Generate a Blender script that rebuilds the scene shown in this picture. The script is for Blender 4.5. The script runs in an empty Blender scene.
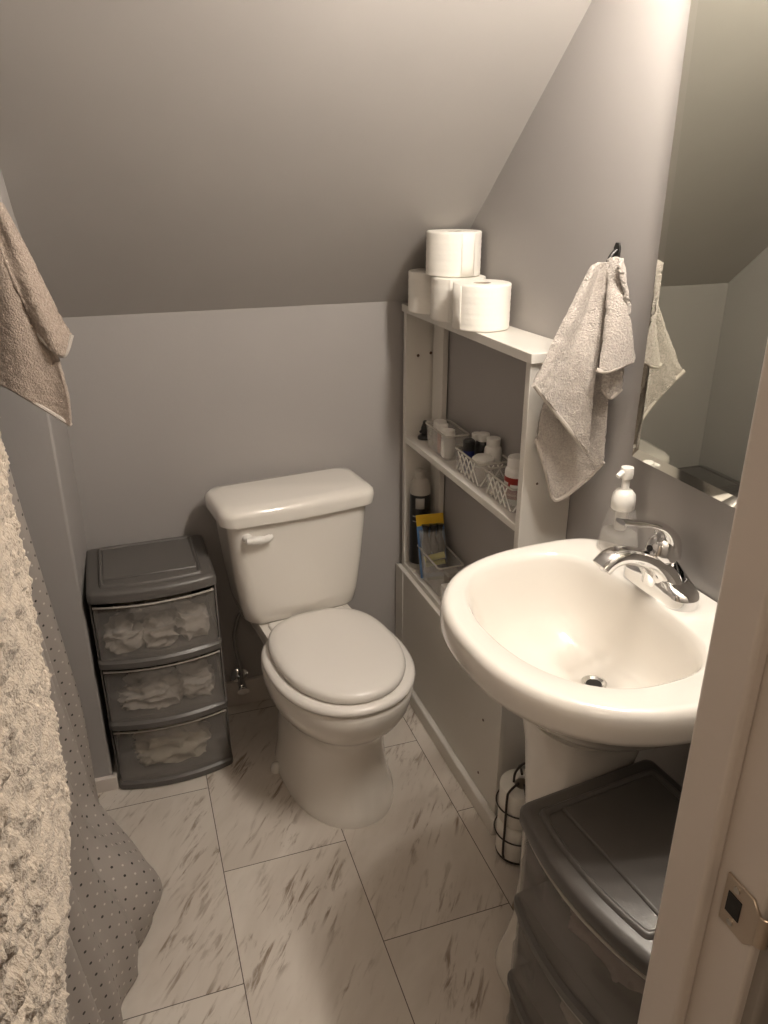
import bpy, bmesh, math, random
from mathutils import Vector, Matrix, noise
PI = math.pi
sc = bpy.context.scene
COL = sc.collection
random.seed(7)

# ------------------------------------------------------------------ camera, world, exposure
cam_d = bpy.data.cameras.new('camera')
cam = bpy.data.objects.new('camera', cam_d); COL.objects.link(cam)
YAW, PITCH, ROLL = math.radians(18.6), math.radians(23.1), math.radians(-.1)
_f = Vector((math.sin(YAW)*math.cos(PITCH), math.cos(YAW)*math.cos(PITCH), -math.sin(PITCH)))
_r = Vector((math.cos(YAW), -math.sin(YAW), 0)); _u = _r.cross(_f)
_r2 = _r*math.cos(ROLL)+_u*math.sin(ROLL); _u2 = -_r*math.sin(ROLL)+_u*math.cos(ROLL)
cam.matrix_world = Matrix(((_r2.x, _u2.x, -_f.x, 0), (_r2.y, _u2.y, -_f.y, 0), (_r2.z, _u2.z, -_f.z, 1.565), (0, 0, 0, 1)))
cam_d.sensor_fit = 'VERTICAL'; cam_d.sensor_height = 32.0; cam_d.lens = 780/1024*32.0
cam_d.clip_start = .02
sc.camera = cam

w = bpy.data.worlds.new('world'); sc.world = w; w.use_nodes = True
w.node_tree.nodes['Background'].inputs[0].default_value = (1, .85, .7, 1)
w.node_tree.nodes['Background'].inputs[1].default_value = .02
sc.view_settings.view_transform = 'Standard'; sc.view_settings.look = 'None'
sc.view_settings.gamma = 1; sc.view_settings.use_curve_mapping = False
sc.view_settings.exposure = 1.92
sc.cycles.max_bounces = 10; sc.cycles.transparent_max_bounces = 16
sc.cycles.caustics_reflective = False; sc.cycles.caustics_refractive = False
sc.cycles.sample_clamp_indirect = 4

BULB = 70.0            # emission strength of each vanity globe
HALL_FILL = 2.2             # watts of the fill light added in the hallway
LIGHT_COL = (1, .912, .805)

# ------------------------------------------------------------------ materials
def new_mat(name):
    m = bpy.data.materials.new(name); m.use_nodes = True
    return m, m.node_tree.nodes, m.node_tree.links, m.node_tree.nodes['Principled BSDF']
def mat(name, col, rough=.5, metal=0, bump=0, bscale=200, var=0, vscale=6, coat=0, sheen=0, spec=None):
    m, n, l, b = new_mat(name)
    b.inputs['Base Color'].default_value = (*col, 1); b.inputs['Roughness'].default_value = rough
    b.inputs['Metallic'].default_value = metal
    if coat: b.inputs['Coat Weight'].default_value = coat; b.inputs['Coat Roughness'].default_value = .06
    if sheen: b.inputs['Sheen Weight'].default_value = sheen
    if spec is not None: b.inputs['Specular IOR Level'].default_value = spec
    tc = n.new('ShaderNodeTexCoord')
    if bump:
        t = n.new('ShaderNodeTexNoise'); t.inputs['Scale'].default_value = bscale; t.inputs['Detail'].default_value = 3
        bp = n.new('ShaderNodeBump'); bp.inputs['Strength'].default_value = bump; bp.inputs['Distance'].default_value = .004
        l.new(tc.outputs['Object'], t.inputs['Vector']); l.new(t.outputs['Fac'], bp.inputs['Height']); l.new(bp.outputs[0], b.inputs['Normal'])
    if var:
        t = n.new('ShaderNodeTexNoise'); t.inputs['Scale'].default_value = vscale; t.inputs['Detail'].default_value = 4
        r = n.new('ShaderNodeMapRange'); r.inputs[3].default_value = 1-var; r.inputs[4].default_value = 1+var
        x = n.new('ShaderNodeMix'); x.data_type = 'RGBA'; x.blend_type = 'MULTIPLY'; x.inputs[0].default_value = 1
        x.inputs[6].default_value = (*col, 1)
        l.new(tc.outputs['Object'], t.inputs['Vector']); l.new(t.outputs['Fac'], r.inputs[0])
        l.new(r.outputs[0], x.inputs[7]); l.new(x.outputs[2], b.inputs['Base Color'])
    return m
def clear_mat(name, col, alpha, rough=.12):
    m, n, l, b = new_mat(name)
    b.inputs['Base Color'].default_value = (*col, 1); b.inputs['Roughness'].default_value = rough
    b.inputs['Alpha'].default_value = alpha
    return m

M = {}
M['wall'] = mat('grey wall paint', (.378, .357, .343), .55, bump=.06, bscale=90, var=.03)
M['slope'] = mat('grey ceiling paint', (.41, .388, .368), .6, bump=.06, bscale=60, var=.04)
M['hall'] = mat('hall paint', (.30, .27, .24), .6)
M['trim'] = mat('cream trim paint', (.66, .60, .55), .4, bump=.03, bscale=60)
M['white_wood'] = mat('white painted board', (.72, .69, .64), .4, bump=.04, bscale=50, var=.03)
M['porcelain'] = mat('white porcelain', (.80, .765, .71), .12, coat=.4)
M['seat'] = mat('white seat plastic', (.78, .745, .70), .25)
M['chrome'] = mat('chrome', (.82, .82, .82), .08, 1)
M['steel'] = mat('brushed steel', (.62, .58, .52), .3, 1)
M['nickel'] = mat('worn brass plate', (.62, .52, .42), .35, .9)
M['dark'] = mat('dark void', (.015, .013, .012), .7)
M['black'] = mat('black plastic', (.02, .019, .018), .35)
M['black_wire'] = mat('black wire', (.03, .02, .015), .35)
M['paper'] = mat('white tissue paper', (.86, .83, .77), .95, bump=.3, bscale=45)
M['card'] = mat('grey card tube', (.42, .36, .29), .9)
M['charcoal'] = mat('charcoal plastic', (.105, .097, .09), .38, bump=.05, bscale=300)
M['drawer'] = clear_mat('smoky clear plastic', (.36, .335, .31), .27, .16)
M['smoke'] = clear_mat('smoky frame plastic', (.24, .22, .205), .75, .3)
M['bin'] = clear_mat('clear plastic', (.8, .78, .74), .28, .15)
M['soapclear'] = clear_mat('clear bottle plastic', (.75, .73, .7), .16, .06)
M['soap'] = clear_mat('clear liquid soap', (.66, .63, .58), .25, .1)
M['white_plastic'] = mat('white plastic', (.82, .80, .76), .3)
M['frost'] = clear_mat('frosted plastic', (.62, .58, .53), .75, .35)
M['terry'] = mat('beige terry', (.47, .425, .385), .95, bump=1.0, bscale=300, var=.42, vscale=260, sheen=.2)
M['terry_tan'] = mat('tan terry', (.44, .36, .30), .95, bump=1.0, bscale=300, var=.42, vscale=260, sheen=.2)
M['hem'] = mat('woven hem', (.56, .51, .46), .9, bump=.4, bscale=700)
M['shag'] = mat('cream shag', (.50, .42, .335), .95, bump=.6, bscale=420, var=.25, vscale=110, sheen=.2)
M['cloth_a'] = mat('pale cloth', (.62, .56, .50), .9, bump=.3, bscale=150, var=.12, vscale=30)
M['cloth_b'] = mat('cream cloth', (.64, .57, .46), .9, bump=.3, bscale=150, var=.08, vscale=30)
M['cloth_c'] = mat('dusky pink cloth', (.42, .32, .29), .9, bump=.3, bscale=150, var=.12, vscale=30)
M['red'] = mat('red label', (.34, .035, .02), .4)
M['yellow'] = mat('yellow card', (.78, .50, .03), .4)
M['blue'] = mat('blue card', (.12, .28, .58), .4)
M['navy'] = mat('navy plastic', (.02, .03, .14), .35)
M['brown'] = mat('brown plastic', (.12, .07, .05), .45)
M['olive'] = mat('olive yellow rubber', (.50, .47, .10), .5)
M['pink'] = mat('pale pink cream', (.66, .36, .30), .4)
M['grey_label'] = mat('grey label', (.42, .40, .38), .5)
M['rubber'] = mat('grey pipe', (.20, .19, .18), .5)
# mirror
m, n, l, b = new_mat('mirror silver'); M['mirror'] = m
b.inputs['Base Color'].default_value = (.72, .73, .66, 1); b.inputs['Metallic'].default_value = 1; b.inputs['Roughness'].default_value = .012
M['mirror_edge'] = mat('mirror bevel', (.78, .78, .72), .05, 1)
# globe lamps
m, n, l, b = new_mat('lit globe'); M['bulb'] = m
b.inputs['Emission Color'].default_value = (*LIGHT_COL, 1); b.inputs['Emission Strength'].default_value = BULB
# marble vinyl floor
def floor_mat():
    m, n, l, b = new_mat('marble vinyl tile')
    def N(t, **k):
        x = n.new(t)
        for a, v in k.items(): setattr(x, a, v)
        return x
    def math_(op, a, bb=None, c=None):
        x = N('ShaderNodeMath', operation=op)
        for i, v in enumerate((a, bb, c)):
            if v is None: continue
            if hasattr(v, 'links'): l.new(v, x.inputs[i])
            else: x.inputs[i].default_value = v
        return x.outputs[0]
    geo = N('ShaderNodeNewGeometry'); sep = N('ShaderNodeSeparateXYZ'); l.new(geo.outputs['Position'], sep.inputs[0])
    u = math_('DIVIDE', math_('SUBTRACT', sep.outputs[0], .077), .3115)
    ui = math_('FLOOR', u); uf = math_('SUBTRACT', u, ui)
    v = math_('ADD', math_('DIVIDE', math_('SUBTRACT', sep.outputs[1], 1.163), .61), math_('MULTIPLY', math_('FLOORED_MODULO', math_('ADD', ui, 1), 2), .5))
    vi = math_('FLOOR', v); vf = math_('SUBTRACT', v, vi)
    def edge(f, wdt):
        d = math_('MINIMUM', f, math_('SUBTRACT', 1, f)); return math_('LESS_THAN', d, wdt)
    grout = math_('MAXIMUM', edge(uf, .0034), edge(vf, .0017))
    # each tile its own patch of veining
    cmb = N('ShaderNodeCombineXYZ')
    l.new(math_('ADD', sep.outputs[0], math_('MULTIPLY', ui, 3.7)), cmb.inputs[0])
    l.new(math_('ADD', sep.outputs[1], math_('MULTIPLY', vi, 5.3)), cmb.inputs[1])
    mp = N('ShaderNodeMapping'); mp.inputs['Rotation'].default_value = (0, 0, math.radians(36)); l.new(cmb.outputs[0], mp.inputs[0])
    mp2 = N('ShaderNodeMapping'); mp2.inputs['Scale'].default_value = (1, .16, 1); l.new(mp.outputs[0], mp2.inputs[0])
    mp3 = N('ShaderNodeMapping'); mp3.inputs['Scale'].default_value = (1, .38, 1); l.new(mp.outputs[0], mp3.inputs[0])
    def noi(src, s, d, dist=0):
        t = N('ShaderNodeTexNoise'); t.inputs['Scale'].default_value = s; t.inputs['Detail'].default_value = d
        t.inputs['Distortion'].default_value = dist; t.inputs['Roughness'].default_value = .62; l.new(src, t.inputs['Vector']); return t.outputs['Fac']
    def rng(f, a, bb, c=0, d=1):
        x = N('ShaderNodeMapRange'); x.interpolation_type = 'SMOOTHSTEP'; l.new(f, x.inputs[0])
        for i, q in enumerate((a, bb, c, d)): x.inputs[1+i].default_value = q
        return x.outputs[0]
    streak = rng(noi(mp2.outputs[0], 58, 6, .6), .50, .66)
    patch = rng(noi(mp3.outputs[0], 7.5, 3, .4), .44, .62)
    fine = rng(noi(mp2.outputs[0], 110, 4, .3), .56, .74)
    patch2 = rng(noi(mp3.outputs[0], 5, 3, .8), .45, .7)
    vein = math_('MINIMUM', math_('ADD', math_('MULTIPLY', streak, math_('MULTIPLY', patch, .95)), math_('MULTIPLY', fine, math_('MULTIPLY', patch2, .45))), 1)
    cloud = noi(mp3.outputs[0], 6, 4, .5)
    def mix(f, a, bb):
        x = N('ShaderNodeMix', data_type='RGBA'); l.new(f, x.inputs[0])
        for i, q in ((6, a), (7, bb)):
            if hasattr(q, 'links'): l.new(q, x.inputs[i])
            else: x.inputs[i].default_value = (*q, 1)
        return x.outputs[2]
    c = mix(rng(cloud, .3, .7), (.60, .54, .475), (.70, .645, .58))
    c = mix(vein, c, (.25, .185, .135)); c = mix(grout, c, (.10, .08, .065))
    l.new(c, b.inputs['Base Color']); b.inputs['Roughness'].default_value = .38
    return m
M['floor'] = floor_mat()
# curtain fabric with sequin dots, laid out in the cloth's own UV (metres)
def curtain_mat():
    m, n, l, b = new_mat('grey dotted curtain')
    uv = n.new('ShaderNodeUVMap')
    def dots(off, r):
        mp = n.new('ShaderNodeMapping'); mp.inputs['Location'].default_value = (*off, 0); mp.inputs['Scale'].default_value = (1/.034, 1/.034, 1)
        l.new(uv.outputs[0], mp.inputs[0])
        fr = n.new('ShaderNodeVectorMath'); fr.operation = 'FRACTION'; l.new(mp.outputs[0], fr.inputs[0])
        ds = n.new('ShaderNodeVectorMath'); ds.operation = 'DISTANCE'; ds.inputs[1].default_value = (.5, .5, 0); l.new(fr.outputs[0], ds.inputs[0])
        sp = n.new('ShaderNodeMath'); sp.operation = 'LESS_THAN'; sp.inputs[1].default_value = r; l.new(ds.outputs['Value'], sp.inputs[0])
        return sp.outputs[0]
    a = dots((.1, .1), .085); c = dots((.6, .6), .075)
    def mix(f, x, y):
        k = n.new('ShaderNodeMix'); k.data_type = 'RGBA'; l.new(f, k.inputs[0])
        if hasattr(x, 'links'): l.new(x, k.inputs[6])
        else: k.inputs[6].default_value = (*x, 1)
        k.inputs[7].default_value = (*y, 1); return k.outputs[2]
    q = mix(a, (.37, .335, .305), (.03, .025, .022)); q = mix(c, q, (.62, .58, .53))
    l.new(q, b.inputs['Base Color']); b.inputs['Roughness'].default_value = .6
    return m
M['curtain'] = curtain_mat()

# ------------------------------------------------------------------ mesh helpers
class MB:
    def __init__(s): s.v = []; s.f = []; s.uv = {}
    def box(s, x0, x1, y0, y1, z0, z1):
        o = len(s.v)
        s.v += [Vector(p) for p in ((x0,y0,z0),(x1,y0,z0),(x1,y1,z0),(x0,y1,z0),(x0,y0,z1),(x1,y0,z1),(x1,y1,z1),(x0,y1,z1))]
        s.f += [[o+i for i in q] for q in ((3,2,1,0),(4,5,6,7),(0,1,5,4),(1,2,6,5),(2,3,7,6),(3,0,4,7))]
        return s
    def loft(s, rings, cap=True, closed=True):
        o = len(s.v); k = len(rings[0])
        for r in rings: s.v += [Vector(p) for p in r]
        for i in range(len(rings)-1):
            for j in range(k if closed else k-1):
                a = o+i*k+j; b = o+i*k+(j+1) % k
                s.f.append([a, b, b+k, a+k])
        if cap is True or cap == 'both' or cap == 'start': s.f.append([o+j for j in range(k)][::-1])
        if cap is True or cap == 'both' or cap == 'end': s.f.append([o+(len(rings)-1)*k+j for j in range(k)])
        return s
    def lathe(s, prof, seg=32, c=(0,0,0), axis='z', cap=True):
        rings = []
        for r, z in prof:
            q = []
            for j in range(seg):
                a = 2*PI*j/seg; p = (r*math.cos(a), r*math.sin(a), z)
                if axis == 'x': p = (p[2], p[0], p[1])
                if axis == 'y': p = (p[1], p[2], p[0])
                q.append(Vector(p)+Vector(c))
            rings.append(q)
        return s.loft(rings, cap)
    def tube(s, path, r, seg=10, cap=True, closed=False, flat=None):
        P = [Vector(p) for p in path]; n = len(P)
        R = r if isinstance(r, (list, tuple)) else [r]*n
        rings = []; up = None
        for i in range(n):
            if closed: t = (P[(i+1) % n]-P[i-1]).normalized()
            else: t = (P[min(i+1, n-1)]-P[max(i-1, 0)]).normalized()
            if up is None:
                up = Vector((0,0,1)) if abs(t.z) < .9 else Vector((0,1,0))
            a = t.cross(up)
            if a.length < 1e-5: a = t.cross(Vector((1,0,0)))
            a.normalize(); bb = a.cross(t).normalized(); up = bb
            rr = R[i]; ra, rb = rr if isinstance(rr, tuple) else (rr, rr)
            rings.append([P[i]+a*ra*math.cos(2*PI*j/seg)+bb*rb*math.sin(2*PI*j/seg) for j in range(seg)])
        if closed:
            rings.append(rings[0]); cap = False
        return s.loft(rings, cap)
    def grid(s, fn, nu, nv):
        o = len(s.v)
        for i in range(nu+1):
            for j in range(nv+1):
                s.v.append(Vector(fn(i/nu, j/nv)))
        for i in range(nu):
            for j in range(nv):
                a = o+i*(nv+1)+j; s.f.append([a, a+nv+1, a+nv+2, a+1])
        return s
    def poly_prism(s, pts, z0, z1):
        return s.loft([[(x, y, z0) for x, y in pts], [(x, y, z1) for x, y in pts]])
    def xf(s, mtx, start=0):
        for i in range(start, len(s.v)): s.v[i] = mtx @ s.v[i]
        return s
    def build(s, name, material, parent=None, bevel=0, seg=2, sub=0, solid=0, angle=40, flat=False):
        me = bpy.data.meshes.new(name); me.from_pydata([tuple(p) for p in s.v], [], s.f)
        bm = bmesh.new(); bm.from_mesh(me)
        bmesh.ops.remove_doubles(bm, verts=bm.verts, dist=1e-6)
        bmesh.ops.recalc_face_normals(bm, faces=bm.faces); bm.to_mesh(me); bm.free()
        me.materials.append(material)
        o = bpy.data.objects.new(name, me); COL.objects.link(o)
        if parent: o.parent = parent
        if not flat:
            me.shade_smooth()
            if not sub: me.set_sharp_from_angle(angle=math.radians(angle))
        if solid:
            k = o.modifiers.new('solid', 'SOLIDIFY'); k.thickness = solid; k.offset = 0
        if bevel:
            k = o.modifiers.new('bevel', 'BEVEL'); k.width = bevel; k.segments = seg; k.limit_method = 'ANGLE'; k.angle_limit = math.radians(35)
        if sub:
            k = o.modifiers.new('sub', 'SUBSURF'); k.levels = sub; k.render_levels = sub
        return o
def tag(o, label=None, cat=None, group=None, kind=None):
    if label: o['label'] = label
    if cat: o['category'] = cat
    if group: o['group'] = group
    if kind: o['kind'] = kind
    return o
def thing(name, label, cat, loc=(0,0,0), rz=0, group=None):
    o = bpy.data.objects.new(name, None); COL.objects.link(o); o.empty_display_size = .05
    o.location = loc; o.rotation_euler = (0, 0, rz)
    return tag(o, label, cat, group)
def struct(o, label=None, cat=None): o['kind'] = 'structure'; return tag(o, label, cat)
def sq(t, n): # signed power
    return math.copysign(abs(t)**(2/n), t)
def sup(cx, cy, z, a, b, n=2.5, k=48, af=None, nf=None):
    """superellipse ring; af/nf = half size and exponent on the -x side"""
    r = []
    for j in range(k):
        t = 2*PI*j/k; c, s_ = math.cos(t), math.sin(t)
        if c < 0 and af is not None: r.append((cx+af*sq(c, nf or n), cy+b*sq(s_, nf or n), z))
        else: r.append((cx+a*sq(c, n), cy+b*sq(s_, n), z))
    return r
def rrect(x0, x1, y0, y1, z, r, k=6, bow=0):
    pts = []
    for cx, cy, a0 in ((x1-r, y1-r, 0), (x0+r, y1-r, 90), (x0+r, y0+r, 180), (x1-r, y0+r, 270)):
        for i in range(k+1):
            a = math.radians(a0+90*i/k); pts.append([cx+r*math.cos(a), cy+r*math.sin(a)])
    # subdivide the long front edge so that it can bow
    out = []
    for i, p in enumerate(pts):
        q = pts[(i+1) % len(pts)]; d = math.hypot(q[0]-p[0], q[1]-p[1])
        nn = 10 if (i+1) % (k+1) == 0 else 1
        for t in range(nn): out.append([p[0]+(q[0]-p[0])*t/nn, p[1]+(q[1]-p[1])*t/nn])
    if bow:
        xm, hw, ym = (x0+x1)/2, (x1-x0)/2, (y0+y1)/2
        for p in out:
            if p[1] < ym: p[1] -= bow*(1-((p[0]-xm)/hw)**2)*min(1, (ym-p[1])/(ym-y0))
    return [(x, y, z) for x, y in out]
def smooth(a, b, t):
    t = max(0, min(1, (t-a)/(b-a))); return t*t*(3-2*t)
def lerp(a, b, t): return a+(b-a)*t
def curve(pts, n=40, closed=False):
    """Catmull-Rom through pts"""
    P = [Vector(p) for p in pts]; m_ = len(P); out = []
    segs = m_ if closed else m_-1
    per = max(2, n//segs)
    for i in range(segs):
        if closed: a, b, c, d = P[i-1], P[i], P[(i+1) % m_], P[(i+2) % m_]
        else: a, b, c, d = P[max(i-1, 0)], P[i], P[i+1], P[min(i+2, m_-1)]
        for k in range(per):
            t = k/per
            out.append(.5*((2*b)+(c-a)*t+(2*a-5*b+4*c-d)*t*t+(3*b-a-3*c+d)*t**3))
    if not closed: out.append(P[-1])
    return out
def at_t(pl, t):
    t = max(0, min(1, t))*(len(pl)-1); i = min(int(t), len(pl)-2); return pl[i].lerp(pl[i+1], t-i)

# ------------------------------------------------------------------ the setting
YB = 2.13; TW = .05; KNEE = 1.249; PITCHA = math.tan(math.radians(43)); ZC = 2.4
def wx(y, d=0): return .865+TW*(YB-y)-d
HALL_Y = -1.3
struct(MB().box(-1.1, 1.3, HALL_Y, 2.3, -.05, 0).build('floor', M['floor'], flat=True), 'beige marble look vinyl tiles with brown veining', 'floor')
struct(MB().box(-1.1, 1.1, YB, YB+.12, 0, KNEE+.12).build('wall_back', M['wall'], flat=True), 'low grey knee wall behind the toilet', 'wall')
YT = YB-(ZC-KNEE)/PITCHA
b_ = MB(); n_ = Vector((0, math.sin(math.radians(43)), math.cos(math.radians(43))))*.1
b_.loft([[(x, YB+.1, KNEE-.1*PITCHA), (x, YT, ZC), (x, YT+n_.y, ZC+n_.z), (x, YB+.1+n_.y, KNEE-.1*PITCHA+n_.z)] for x in (-1.1, 1.15)])
struct(b_.build('ceiling_slope', M['slope'], flat=True), 'dim grey sloping attic ceiling', 'ceiling')
struct(MB().box(-1.1, 1.3, HALL_Y, YT, ZC, ZC+.1).build('ceiling', M['slope'], flat=True), 'flat grey ceiling above the doorway', 'ceiling')
b_ = MB().loft([[(wx(y)+dx, y, z) for y, dx, z in ((.41, 0, zz), (2.25, 0, zz), (2.25, .12, zz), (.41, .12, zz))] for zz in (0, 2.5)])
struct(b_.build('wall_right', M['wall'], flat=True), 'grey right wall that carries the mirror', 'wall')
# left side: the solid end of the bath alcove, and the alcove's far wall
b_ = MB().loft([[(x, y, zz) for x, y in ((-1.0, 1.86), (-.172, 1.86), (-.158, YB+.02), (-1.0, YB+.02))] for zz in (0, 1.75)])
struct(b_.build('wall_left', M['wall'], bevel=.006, angle=30), 'grey stub wall between bath alcove and storage drawers', 'wall')
b_ = MB().loft([[(x, y, zz) for x, y in ((-1.0, 1.70), (-.174, 1.70), (-.172, 1.865), (-1.0, 1.865))] for zz in (1.30, 1.80)])
struct(b_.build('wall_left', M['wall'], bevel=.004, angle=30), 'grey header over the end of the bath', 'wall')
struct(MB().box(-1.1, -1.0, .41, 2.2, 0, 2.5).build('wall_alcove', M['wall'], flat=True))
# the doorway wall
struct(MB().box(.42, 1.2, .318, .41, 0, 2.5).build('wall_front', M['hall'], flat=True))
struct(MB().box(-1.1, -.19, .318, .41, 0, 2.5).build('wall_front', M['hall'], flat=True))
struct(MB().box(-.19, .42, .318, .41, 2.06, 2.5).build('wall_front', M['hall'], flat=True))
for a in ((-1.1, -1.0, HALL_Y, .318), (1.2, 1.3, HALL_Y, .41), (-1.1, 1.3, HALL_Y-.1, HALL_Y)):
    struct(MB().box(*a, 0, 2.5).build('wall_hall', M['hall'], flat=True))
# door jamb with its stop, right and left, and head
dj = thing('door_1', 'cream painted door frame at the right edge with metal strike plate', 'door frame'); struct(dj)
MB().box(.400, .421, .306, .405, 0, 2.04).build('jamb', M['trim'], dj, bevel=.003)
MB().box(.387, .401, .350, .394, 0, 2.03).build('door_stop', M['trim'], dj, bevel=.004)
MB().box(.408, .48, .294, .319, 0, 2.1).build('casing', M['hall'], dj, bevel=.004)
MB().box(-.195, -.174, .306, .41, 0, 2.04).build('jamb', M['trim'], dj, bevel=.003)
MB().box(-.195, .421, .306, .41, 2.04, 2.061).build('head_jamb', M['trim'], dj, bevel=.003)
# strike plate: plate with a bent lip, latch hole and two screws
sp = MB()
zs, hs = 1.043, .024
outer = [(.341, zs-hs), (.314, zs-hs), (.305, zs-.015), (.305, zs+.015), (.314, zs+hs), (.341, zs+hs)]
sp.loft([[(x, y, z) for y, z in outer] for x in (.3978, .4002)])
lip = [[(lerp(.3978, .405, t**2), .306-.007*math.sin(t*PI/2), zs+hz) for hz in (-.015, .015)] for t in [i/6 for i in range(7)]]
lo = [r+[(p[0]+.002, p[1]+.0012, p[2]) for p in r[::-1]] for r in lip]
sp.loft(lo)
spo = sp.build('strike_plate', M['nickel'], dj, bevel=.0006, seg=1); spo['label'] = 'worn metal strike plate'
MB().box(.3972, .3982, .322, .336, zs-.010, zs+.010).build('latch_hole', M['dark'], spo)
for dz in (-.017, .017):
    MB().lathe([(.003, 0), (.003, .0012), (.001, .0016)], 12, (0,0,0), 'x').xf(Matrix.Translation((.3968, .329, zs+dz))).build('screw', M['steel'], spo)

# trims along the floor
tb = MB().box(-.162, .75, YB-.012, YB+.01, 0, .09).build('baseboard_back', M['trim'], bevel=.003); struct(tb)
b_ = MB().loft([[(x, y, zz) for x, y in ((-.5, 1.848), (-.160, 1.848), (-.147, YB), (-.158, YB), (-.171, 1.861), (-.5, 1.861))] for zz in (0, .045)])
struct(b_.build('baseboard_left', M['trim'], bevel=.003))

# ------------------------------------------------------------------ wall shelf unit
SX0, SX1 = .768, .779      # front plane at the back wall and at the near end
def sfx(y): return lerp(SX0, SX1, (2.105-y)/(2.105-1.40))
def slab(y0, y1, z0, z1, f=0, back=0):
    """board between the front plane (plus f outward) and the right wall (minus back)"""
    return MB().loft([[(sfx(y0)-f, y0, z), (sfx(y1)-f, y1, z), (wx(y1)-back-.002, y1, z), (wx(y0)-back-.002, y0, z)] for z in (z0, z1)])
sh = thing('shelf_unit', 'white painted shallow shelf unit standing against the right wall', 'shelf unit', (0, 0, 0))
slab(2.085, 2.105, 0, 1.223).build('side_panel', M['white_wood'], sh, bevel=.0015)
slab(1.385, 1.405, 0, 1.223).build('side_panel', M['white_wood'], sh, bevel=.0015)
slab(1.378, 2.112, 1.223, 1.244, .004).build('top_board', M['white_wood'], sh, bevel=.0015)
slab(1.405, 2.085, .843, .861).build('shelf', M['white_wood'], sh, bevel=.0015)
slab(1.405, 2.085, .425, .443).build('shelf', M['white_wood'], sh, bevel=.0015)
MB().loft([[(sfx(y)-dx, y, z) for y, dx in ((1.385, .012), (2.118, .012), (2.118, -.004), (1.385, -.004))] for z in (.0, .425)]).build('front_panel', M['white_wood'], sh, bevel=.0015)
MB().loft([[(sfx(y)-dx, y, z) for y, dx in ((2.06, .014), (2.122, .014), (2.122, .011), (2.06, .011))] for z in (.0, .427)]).build('edge_strip', M['white_wood'], sh, bevel=.001)
MB().loft([[(sfx(y)-dx, y, z) for y, dx in ((1.36, .03), (2.06, .03), (2.06, .0115), (1.36, .0115))] for z in (0, .05)]).build('plinth_trim', M['white_wood'], sh, bevel=.004)
MB().loft([[(wx(y)-dx, y, z) for y, dx in ((2.01, .02), (2.075, .02), (2.075, .004), (2.01, .004))] for z in (.861, 1.223)]).build('back_cleat', M['white_wood'], sh, bevel=.001)
MB().loft([[(wx(y)-dx, y, z) for y, dx in ((2.01, .02), (2.075, .02), (2.075, .004), (2.01, .004))] for z in (.443, .843)]).build('back_cleat', M['white_wood'], sh, bevel=.001)
for y, z in ((1.475, .28), (1.485, .10)):
    MB().lathe([(.004, 0), (.003, -.0015)], 12, (0,0,0), 'x').xf(Matrix.Translation((sfx(y)-.012, y, z))).build('screw', M['brown'], sh)
for x, z in ((.806, 1.10), (.845, 1.105)):
    MB().lathe([(.0045, 0), (.003, -.002)], 12, (0,0,0), 'y').xf(Matrix.Translation((x, 2.085, z))).build('screw_hole', M['brown'], sh)
for y, z in ((1.385, 1.06), (1.385, .96)):
    MB().lathe([(.003, 0), (.002, -.0015)], 12, (0,0,0), 'y').xf(Matrix.Translation((.815, y, z))).build('screw', M['brown'], sh)

# ------------------------------------------------------------------ toilet
TR = thing('toilet', 'white two-piece toilet with its lid closed, against the low back wall', 'toilet', (.382, 2.098, 0), math.radians(7.2))
def egg(z, a, yf, yb, k=48, n=2.15, nb=2.6):
    cy = lerp(yb, yf, .46)
    r = []
    for j in range(k):
        t = 2*PI*j/k; c, s_ = math.cos(t), math.sin(t)
        if s_ < 0: r.append((a*sq(c, n), cy+(cy-yf)*sq(s_, n), z))
        else: r.append((a*sq(c, nb), cy+(yb-cy)*sq(s_, nb), z))
    return r
bowl = MB()
bowl.loft([egg(*q) for q in [(0, .148, -.608, -.15), (.012, .148, -.608, -.15), (.03, .142, -.602, -.15), (.08, .133, -.585, -.15), (.15, .126, -.578, -.15),
    (.21, .124, -.577, -.15), (.245, .130, -.584, -.155), (.270, .148, -.604, -.17), (.295, .166, -.630, -.19), (.325, .178, -.648, -.2), (.355, .184, -.657, -.2),
    (.380, .186, -.660, -.2), (.390, .183, -.657, -.2), (.394, .175, -.648, -.2)]])
# rear deck that carries the tank
bowl.loft([rrect(-a, a, -.30, yb, z, .03) for z, a, yb in ((.20, .085, -.10), (.28, .095, -.05), (.34, .125, -.01), (.385, .14, 0), (.413, .135, -.004))])
bowl.build('bowl', M['porcelain'], TR, angle=50)
# trapway bulge and bolt caps
for sx in (-1, 1):
    MB().lathe([(.016, 0), (.016, .012), (.012, .022), (.004, .027)], 20, (sx*.15, -.30, 0)).build('bolt_cap', M['porcelain'], TR)
seat = MB()
so = [egg(z, .188-d, -.664+d, -.215-d) for z, d in ((.397, .010), (.399, .003), (.406, 0), (.413, .003), (.418, .010))]
si = [egg(z, .188-d, -.664+d, -.215-d) for z, d in ((.418, .052), (.408, .060), (.397, .055))]
seat.loft(so+si+[so[0]], cap=False)
seat.build('seat', M['seat'], TR, angle=60)
lid = MB().loft([egg(*q) for q in [(.420, .150, -.628, -.222), (.420, .158, -.637, -.218), (.423, .162, -.642, -.215), (.432, .164, -.644, -.213), (.440, .162, -.641, -.215), (.446, .155, -.633, -.222), (.4495, .140, -.615, -.24), (.451, .11, -.57, -.28), (.452, .05, -.5, -.34)]])
lid.build('lid', M['seat'], TR, angle=60)
hb = MB().box(-.115, .115, -.225, -.192, .394, .424).build('hinge_bar', M['seat'], TR, bevel=.006, seg=3)
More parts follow.
